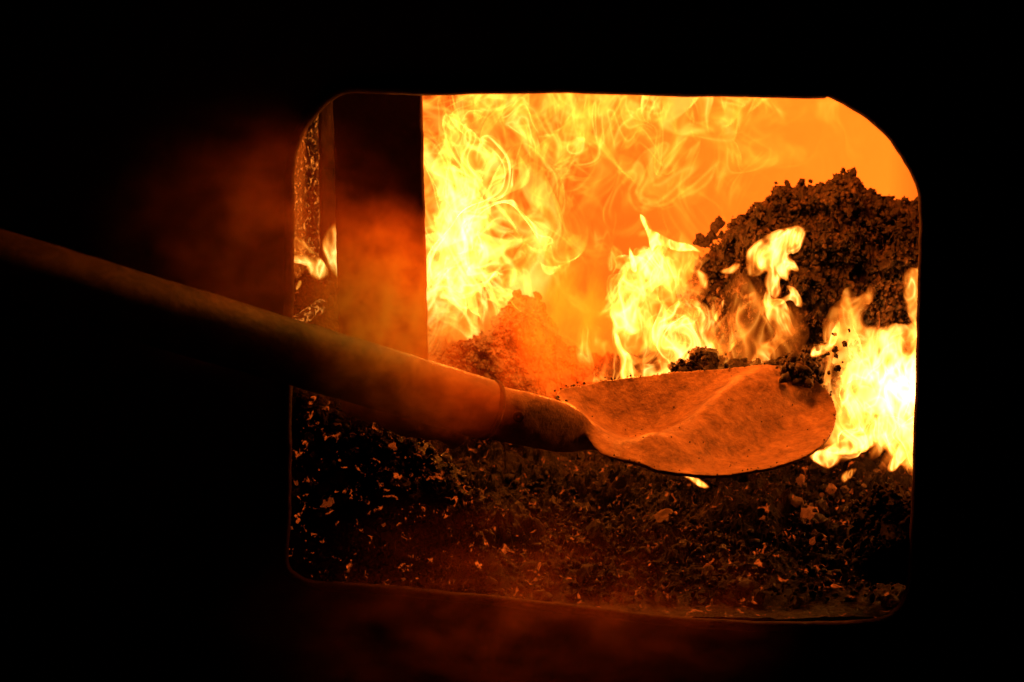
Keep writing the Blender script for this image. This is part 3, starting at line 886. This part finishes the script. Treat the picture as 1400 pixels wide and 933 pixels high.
polyS = [(836, 458), (846, 462), (858, 478), (880, 484), (892, 482), (876, 492), (868, 500), (890, 520), (852, 522), (846, 490)]
def ampA(x, y): return 0.22 + 0.9 * np.exp(-((x - 856) / 24) ** 2 - ((y - 430) / 42) ** 2) + 0.75 * np.exp(-((x - 885) / 38) ** 2 - ((y - 365) / 22) ** 2)
flame_thing('flame', 'bright yellow forked flame leaping behind the middle of the shovel blade',
            [body(polyA, 0.30, 0.03, fA, 0.006, step=1.8, seed=3, fade=2.2, amp=ampA, edge=1.0, floor=0.25), body(polyA, 0.33, 0.02, Flow(202, 0.1, 0.025, 40), 0.016, seed=4, fade=4, amp=ampA), body(polyB, 0.27, 0.02, fA, 0.006, seed=5), body(polyC, 0.31, 0.01, fA, 0.006, seed=6), body(polyD, 0.30, 0.03, fA, 0.014, seed=7, fade=14, floor=0.05), body(polyD, 0.27, 0.02, Flow(204, 0.09, 0.02, 40), 0.018, seed=8, fade=10, floor=0.0), body(polyE, 0.29, 0.008, fA, 0.003, step=1.4, seed=9, fade=4.5, edge=1, amp=lambda x, y: 0.6 + 0 * x), body(polyG, 0.28, 0.006, fA, 0.003, step=1.4, seed=10, fade=2.2, edge=1), body(polyT, 0.285, 0.008, fA, 0.003, step=1.3, seed=18, fade=1.6, edge=0.5, floor=0.5), body(polyT2, 0.285, 0.006, fA, 0.003, step=1.3, seed=19, fade=1.6, edge=0.5, floor=0.5), body(polyS, 0.27, 0.010, fA, 0.004, step=1.6, seed=17, fade=3, edge=1)],
            [M['flame_body'], M['flame_body'], M['flame_soft'], M['flame_soft'], M['flame_body'], M['flame_soft'], M['flame_body'], M['flame_body'], M['flame_body'], M['flame_body'], M['flame_body']], 'flame_tongue')

# the hooked flame in front of the heap
polyH = [(1022, 360), (1020, 345), (1032, 330), (1050, 318), (1072, 313), (1092, 319), (1103, 328), (1100, 342), (1088, 348), (1078, 352), (1092, 362), (1092, 372), (1080, 370), (1076, 384), (1068, 380),
         (1070, 395), (1066, 406), (1052, 398), (1048, 382), (1050, 372), (1038, 376), (1026, 374)]
polyH2 = [(1050, 396), (1046, 412), (1052, 424), (1068, 420), (1080, 412), (1088, 420), (1094, 416), (1084, 396), (1074, 392), (1078, 404), (1068, 412), (1058, 408)]
polyH3 = [(1050, 410), (1074, 412), (1082, 436), (1076, 462), (1064, 482), (1058, 508), (1026, 508), (1036, 486), (1052, 462), (1058, 442)]
polyH4 = [(985, 372), (1000, 363), (1012, 364), (1006, 374), (992, 378)]
polyH5 = [(1008, 410), (1024, 400), (1034, 402), (1022, 412)]
polyN = [(985, 395), (1010, 385), (1040, 392), (1060, 405), (1095, 410), (1092, 450), (1082, 505), (985, 508), (955, 500), (960, 440)]
polyHc = [(1030, 350), (1045, 330), (1070, 320), (1096, 326), (1096, 340), (1075, 345), (1060, 362), (1062, 380), (1050, 370), (1038, 362)]
fH = Flow(211, 0.08, 0.02, 40)
flame_thing('flame', 'hooked bright flame curling up in front of the dark clinker heap',
            [body(polyH, 0.26, 0.02, fH, 0.004, step=1.4, seed=11, fade=4.5, edge=2.0, floor=0.2), body(polyHc, 0.255, 0.01, fH, 0.005, step=1.6, seed=16, fade=7, edge=1.0, floor=0.3), body(polyH2, 0.25, 0.010, fH, 0.004, step=1.6, seed=12, fade=4), body(polyH3, 0.26, 0.015, fH, 0.008, seed=13, fade=6, amp=lambda x, y: 0.75 + 0 * x), body(polyN, 0.285, 0.02, Flow(213, 0.10, 0.04, 40), 0.014, seed=81, fade=32, floor=0.0), body(polyN, 0.275, 0.015, Flow(214, 0.10, 0.04, 40), 0.014, seed=83, fade=32, floor=0.0), body(polyH4, 0.27, 0.006, fH, 0.003, step=1.4, seed=14, fade=5, amp=lambda x, y: 0.6 + 0 * x), body(polyH5, 0.27, 0.006, fH, 0.003, step=1.6, seed=15, fade=4)],
            [M['flame_body'], M['flame_body'], M['flame_body'], M['flame_body'], M['flame_lick'], M['flame_lick'], M['flame_body'], M['flame_soft']], 'flame_tongue')

# white-hot blaze at the right jamb
polyR = [(1140, 440), (1150, 412), (1168, 398), (1188, 396), (1192, 405), (1180, 420), (1184, 440), (1200, 452), (1220, 455), (1240, 446), (1275, 430), (1280, 640), (1240, 640), (1225, 625), (1205, 610), (1185, 605),
         (1150, 605), (1120, 590), (1120, 500), (1130, 470)]
polyR2 = [(1238, 372), (1250, 366), (1275, 370), (1278, 460), (1250, 450), (1236, 425), (1232, 400)]
polyR3 = [(1140, 560), (1200, 540), (1270, 560), (1270, 650), (1230, 640), (1218, 610), (1200, 625), (1170, 612), (1145, 620), (1110, 640), (1118, 610)]
polyR4 = [(1108, 625), (1125, 615), (1150, 620), (1145, 634), (1128, 640)]
def ampR(x, y): return 0.12 + 0.6 * np.exp(-((x - 1225) / 62) ** 2 - ((y - 530) / 66) ** 2)
polyR5 = [(1128, 612), (1150, 600), (1185, 592), (1210, 565), (1214, 580), (1200, 604), (1170, 616), (1140, 622)]
polyR6 = [(1112, 476), (1128, 470), (1138, 452), (1150, 440), (1146, 462), (1134, 482), (1118, 490), (1108, 488)]
polyR7 = [(1150, 650), (1158, 640), (1172, 636), (1168, 648), (1156, 656)]
polyR8 = [(1210, 640), (1224, 618), (1240, 600), (1250, 610), (1240, 630), (1222, 645)]
fR = Flow(221, 0.1, 0.02, 40)
flame_thing('flame', 'white-hot blaze against the right edge of the opening',
            [body(polyR, 0.27, 0.03, fR, 0.008, seed=21, amp=ampR, floor=0.03), body(polyR, 0.24, 0.02, Flow(222, 0.1, 0.02, 40), 0.012, seed=22, amp=ampR, floor=0.03), body(polyR2, 0.28, 0.02, fR, 0.006, seed=23), body(polyR3, 0.22, 0.02, fR, 0.014, seed=24, fade=10, amp=lambda x, y: 1 - 0.85 * smooth(585, 635, y)), body(polyR4, 0.17, 0.01, fR, 0.003, step=1.5, seed=25, fade=2.5, edge=1)] + [body(p_, 0.18, 0.008, fR, 0.003, step=1.5, seed=26 + q_, fade=2.5, edge=1) for q_, p_ in enumerate((polyR5, polyR6, polyR7, polyR8))],
            [M['flame_white'], M['flame_white']] + [M['flame_body']] * 5 + [M['flame_soft'], M['flame_body']], 'flame_tongue')

# small flames
polyL = [(398, 352), (410, 346), (425, 345), (440, 352), (448, 362), (445, 375), (432, 380), (418, 375), (412, 366), (400, 362)]
polyL2 = [(448, 372), (444, 350), (448, 322), (460, 300), (475, 300), (475, 380)]
polyL3 = [(398, 340), (410, 318), (425, 325), (432, 350), (410, 352)]
fL = Flow(231, 0.08, 0.02, 40)
flame_thing('flame', 'small pale flame in the gap left of the pillar',
            [body(polyL, 0.24, 0.012, fL, 0.004, step=1.6, seed=31), body(polyL2, 0.26, 0.012, fL, 0.004, step=1.6, seed=32), body(polyL3, 0.26, 0.012, fL, 0.006, step=1.6, seed=33)],
            [M['flame_body'], M['flame_body'], M['flame_soft']], 'flame_tongue')
flame_thing('flame', 'tiny tilted flame lick beside the left edge of the opening',
            [body([(404, 394), (408, 384), (413, 384), (412, 391), (406, 398)], 0.2, 0.006, None, 0, step=1.0, seed=34, fade=2)], [M['flame_body']], 'flame_tongue')
flame_thing('flame', 'small flame lick poking out below the front rim of the shovel blade',
            [body([(932, 648), (945, 650), (958, 656), (970, 666), (960, 667), (946, 660)], 0.10, 0.006, None, 0, step=1.2, seed=41, fade=3)], [M['flame_body']], 'flame_tongue')

# ------------------------------------------------------------------ hot gas behind everything and smoke
def blob(name, c, r, seed, wob=0.12, sub=4):
    bm = bmesh.new(); bmesh.ops.create_icosphere(bm, subdivisions=sub, radius=1)
    co = np.array([v.co[:] for v in bm.verts])
    f = 1 + wob * fbm(co * 1.4 + seed, seed, 3)
    for v, k_ in zip(bm.verts, f): v.co = Vector(v.co) * float(k_)
    me_ = bpy.data.meshes.new(name); bm.to_mesh(me_); bm.free()
    o = obj(name, me_, None)
    o.location = c; o.scale = r
    return o

g = NT('hot_gas')
em = g.n('ShaderNodeEmission'); em.inputs[0].default_value = (1.0, 0.135, 0.0065, 1); em.inputs[1].default_value = 4.1
g.l(em.outputs[0], g.out.inputs['Volume'])
gx0, gx1 = xl - 0.03, xr + 0.015
gm = P(720, 300, 0.6)[0]; gn = P(1090, 300, 0.6)[0]
foot = [(gx0, 1.0), (gm, 0.92), (gn, 0.58), (gx1, 0.46), (gx1, 1.04), (gx0, 1.04)]
gz0, gz1 = zbot + 0.02, ztop - 0.005
gv = [(a, b, gz0) for a, b in foot] + [(a, b, gz1) for a, b in foot]
gf = [tuple(range(5, -1, -1)), tuple(range(6, 12))] + [(i, (i + 1) % 6, (i + 1) % 6 + 6, i + 6) for i in range(6)]
gas = obj('hot_gas', mesh_np('hot_gas', gv, gf, smooth=False), g.m, None, kind='stuff')
gas['label'] = 'glowing orange gas filling the back of the furnace'; gas['category'] = 'fire'

def smoke(name, label, px, py, y, r, density, seed, scale=3.0, lo=0.42, hi=0.72, color=(0.97, 0.31, 0.075)):
    g = NT('smoke_%d' % seed)
    co = g.n('ShaderNodeTexCoord').outputs['Object']
    ln = g.n('ShaderNodeVectorMath', operation='LENGTH'); g.l(co, ln.inputs[0])
    fall = g.ramp(ln.outputs['Value'], [(0.15, 1.0), (0.92, 0.0)], 'EASE')
    nz = g.ramp(g.noise(co, scale, 3, 0.58, 0.5), [(lo, 0.0), (hi, 1.0)])
    d = g.math('MULTIPLY', g.math('MULTIPLY', fall, nz), density)
    vs = g.n('ShaderNodeVolumeScatter'); vs.inputs['Color'].default_value = (*color, 1); vs.inputs['Anisotropy'].default_value = 0.2
    g.l(d, vs.inputs['Density']); g.l(vs.outputs[0], g.out.inputs['Volume'])
    o = blob(name, P(px, py, y), r, seed)
    o.data.materials.append(g.m)
    o['kind'] = 'stuff'; o['label'] = label; o['category'] = 'smoke'
    return o
smoke('smoke', 'orange lit smoke drifting over the pillar and the shovel handle', 525, 430, -0.06, (0.125, 0.13, 0.14), 44.0, 3, scale=5.6, lo=0.38, hi=0.70)
smoke('smoke', 'thin smoke curling over the right end of the pipe handle', 610, 545, -0.085, (0.10, 0.05, 0.055), 24.0, 21, lo=0.36, hi=0.70)
smoke('smoke', 'brown smoke escaping past the left edge of the opening', 320, 320, -0.05, (0.21, 0.07, 0.17), 16.0, 4, scale=4.4, lo=0.40, hi=0.72)
smoke('smoke', 'dim smoke rising below the front lip of the opening', 690, 850, -0.06, (0.36, 0.07, 0.17), 8.0, 5, scale=5.0, lo=0.45)
smoke('smoke', 'thick orange smoke over the mound in the middle of the fire', 755, 440, 0.24, (0.10, 0.05, 0.15), 40.0, 9, scale=3.8, lo=0.36)
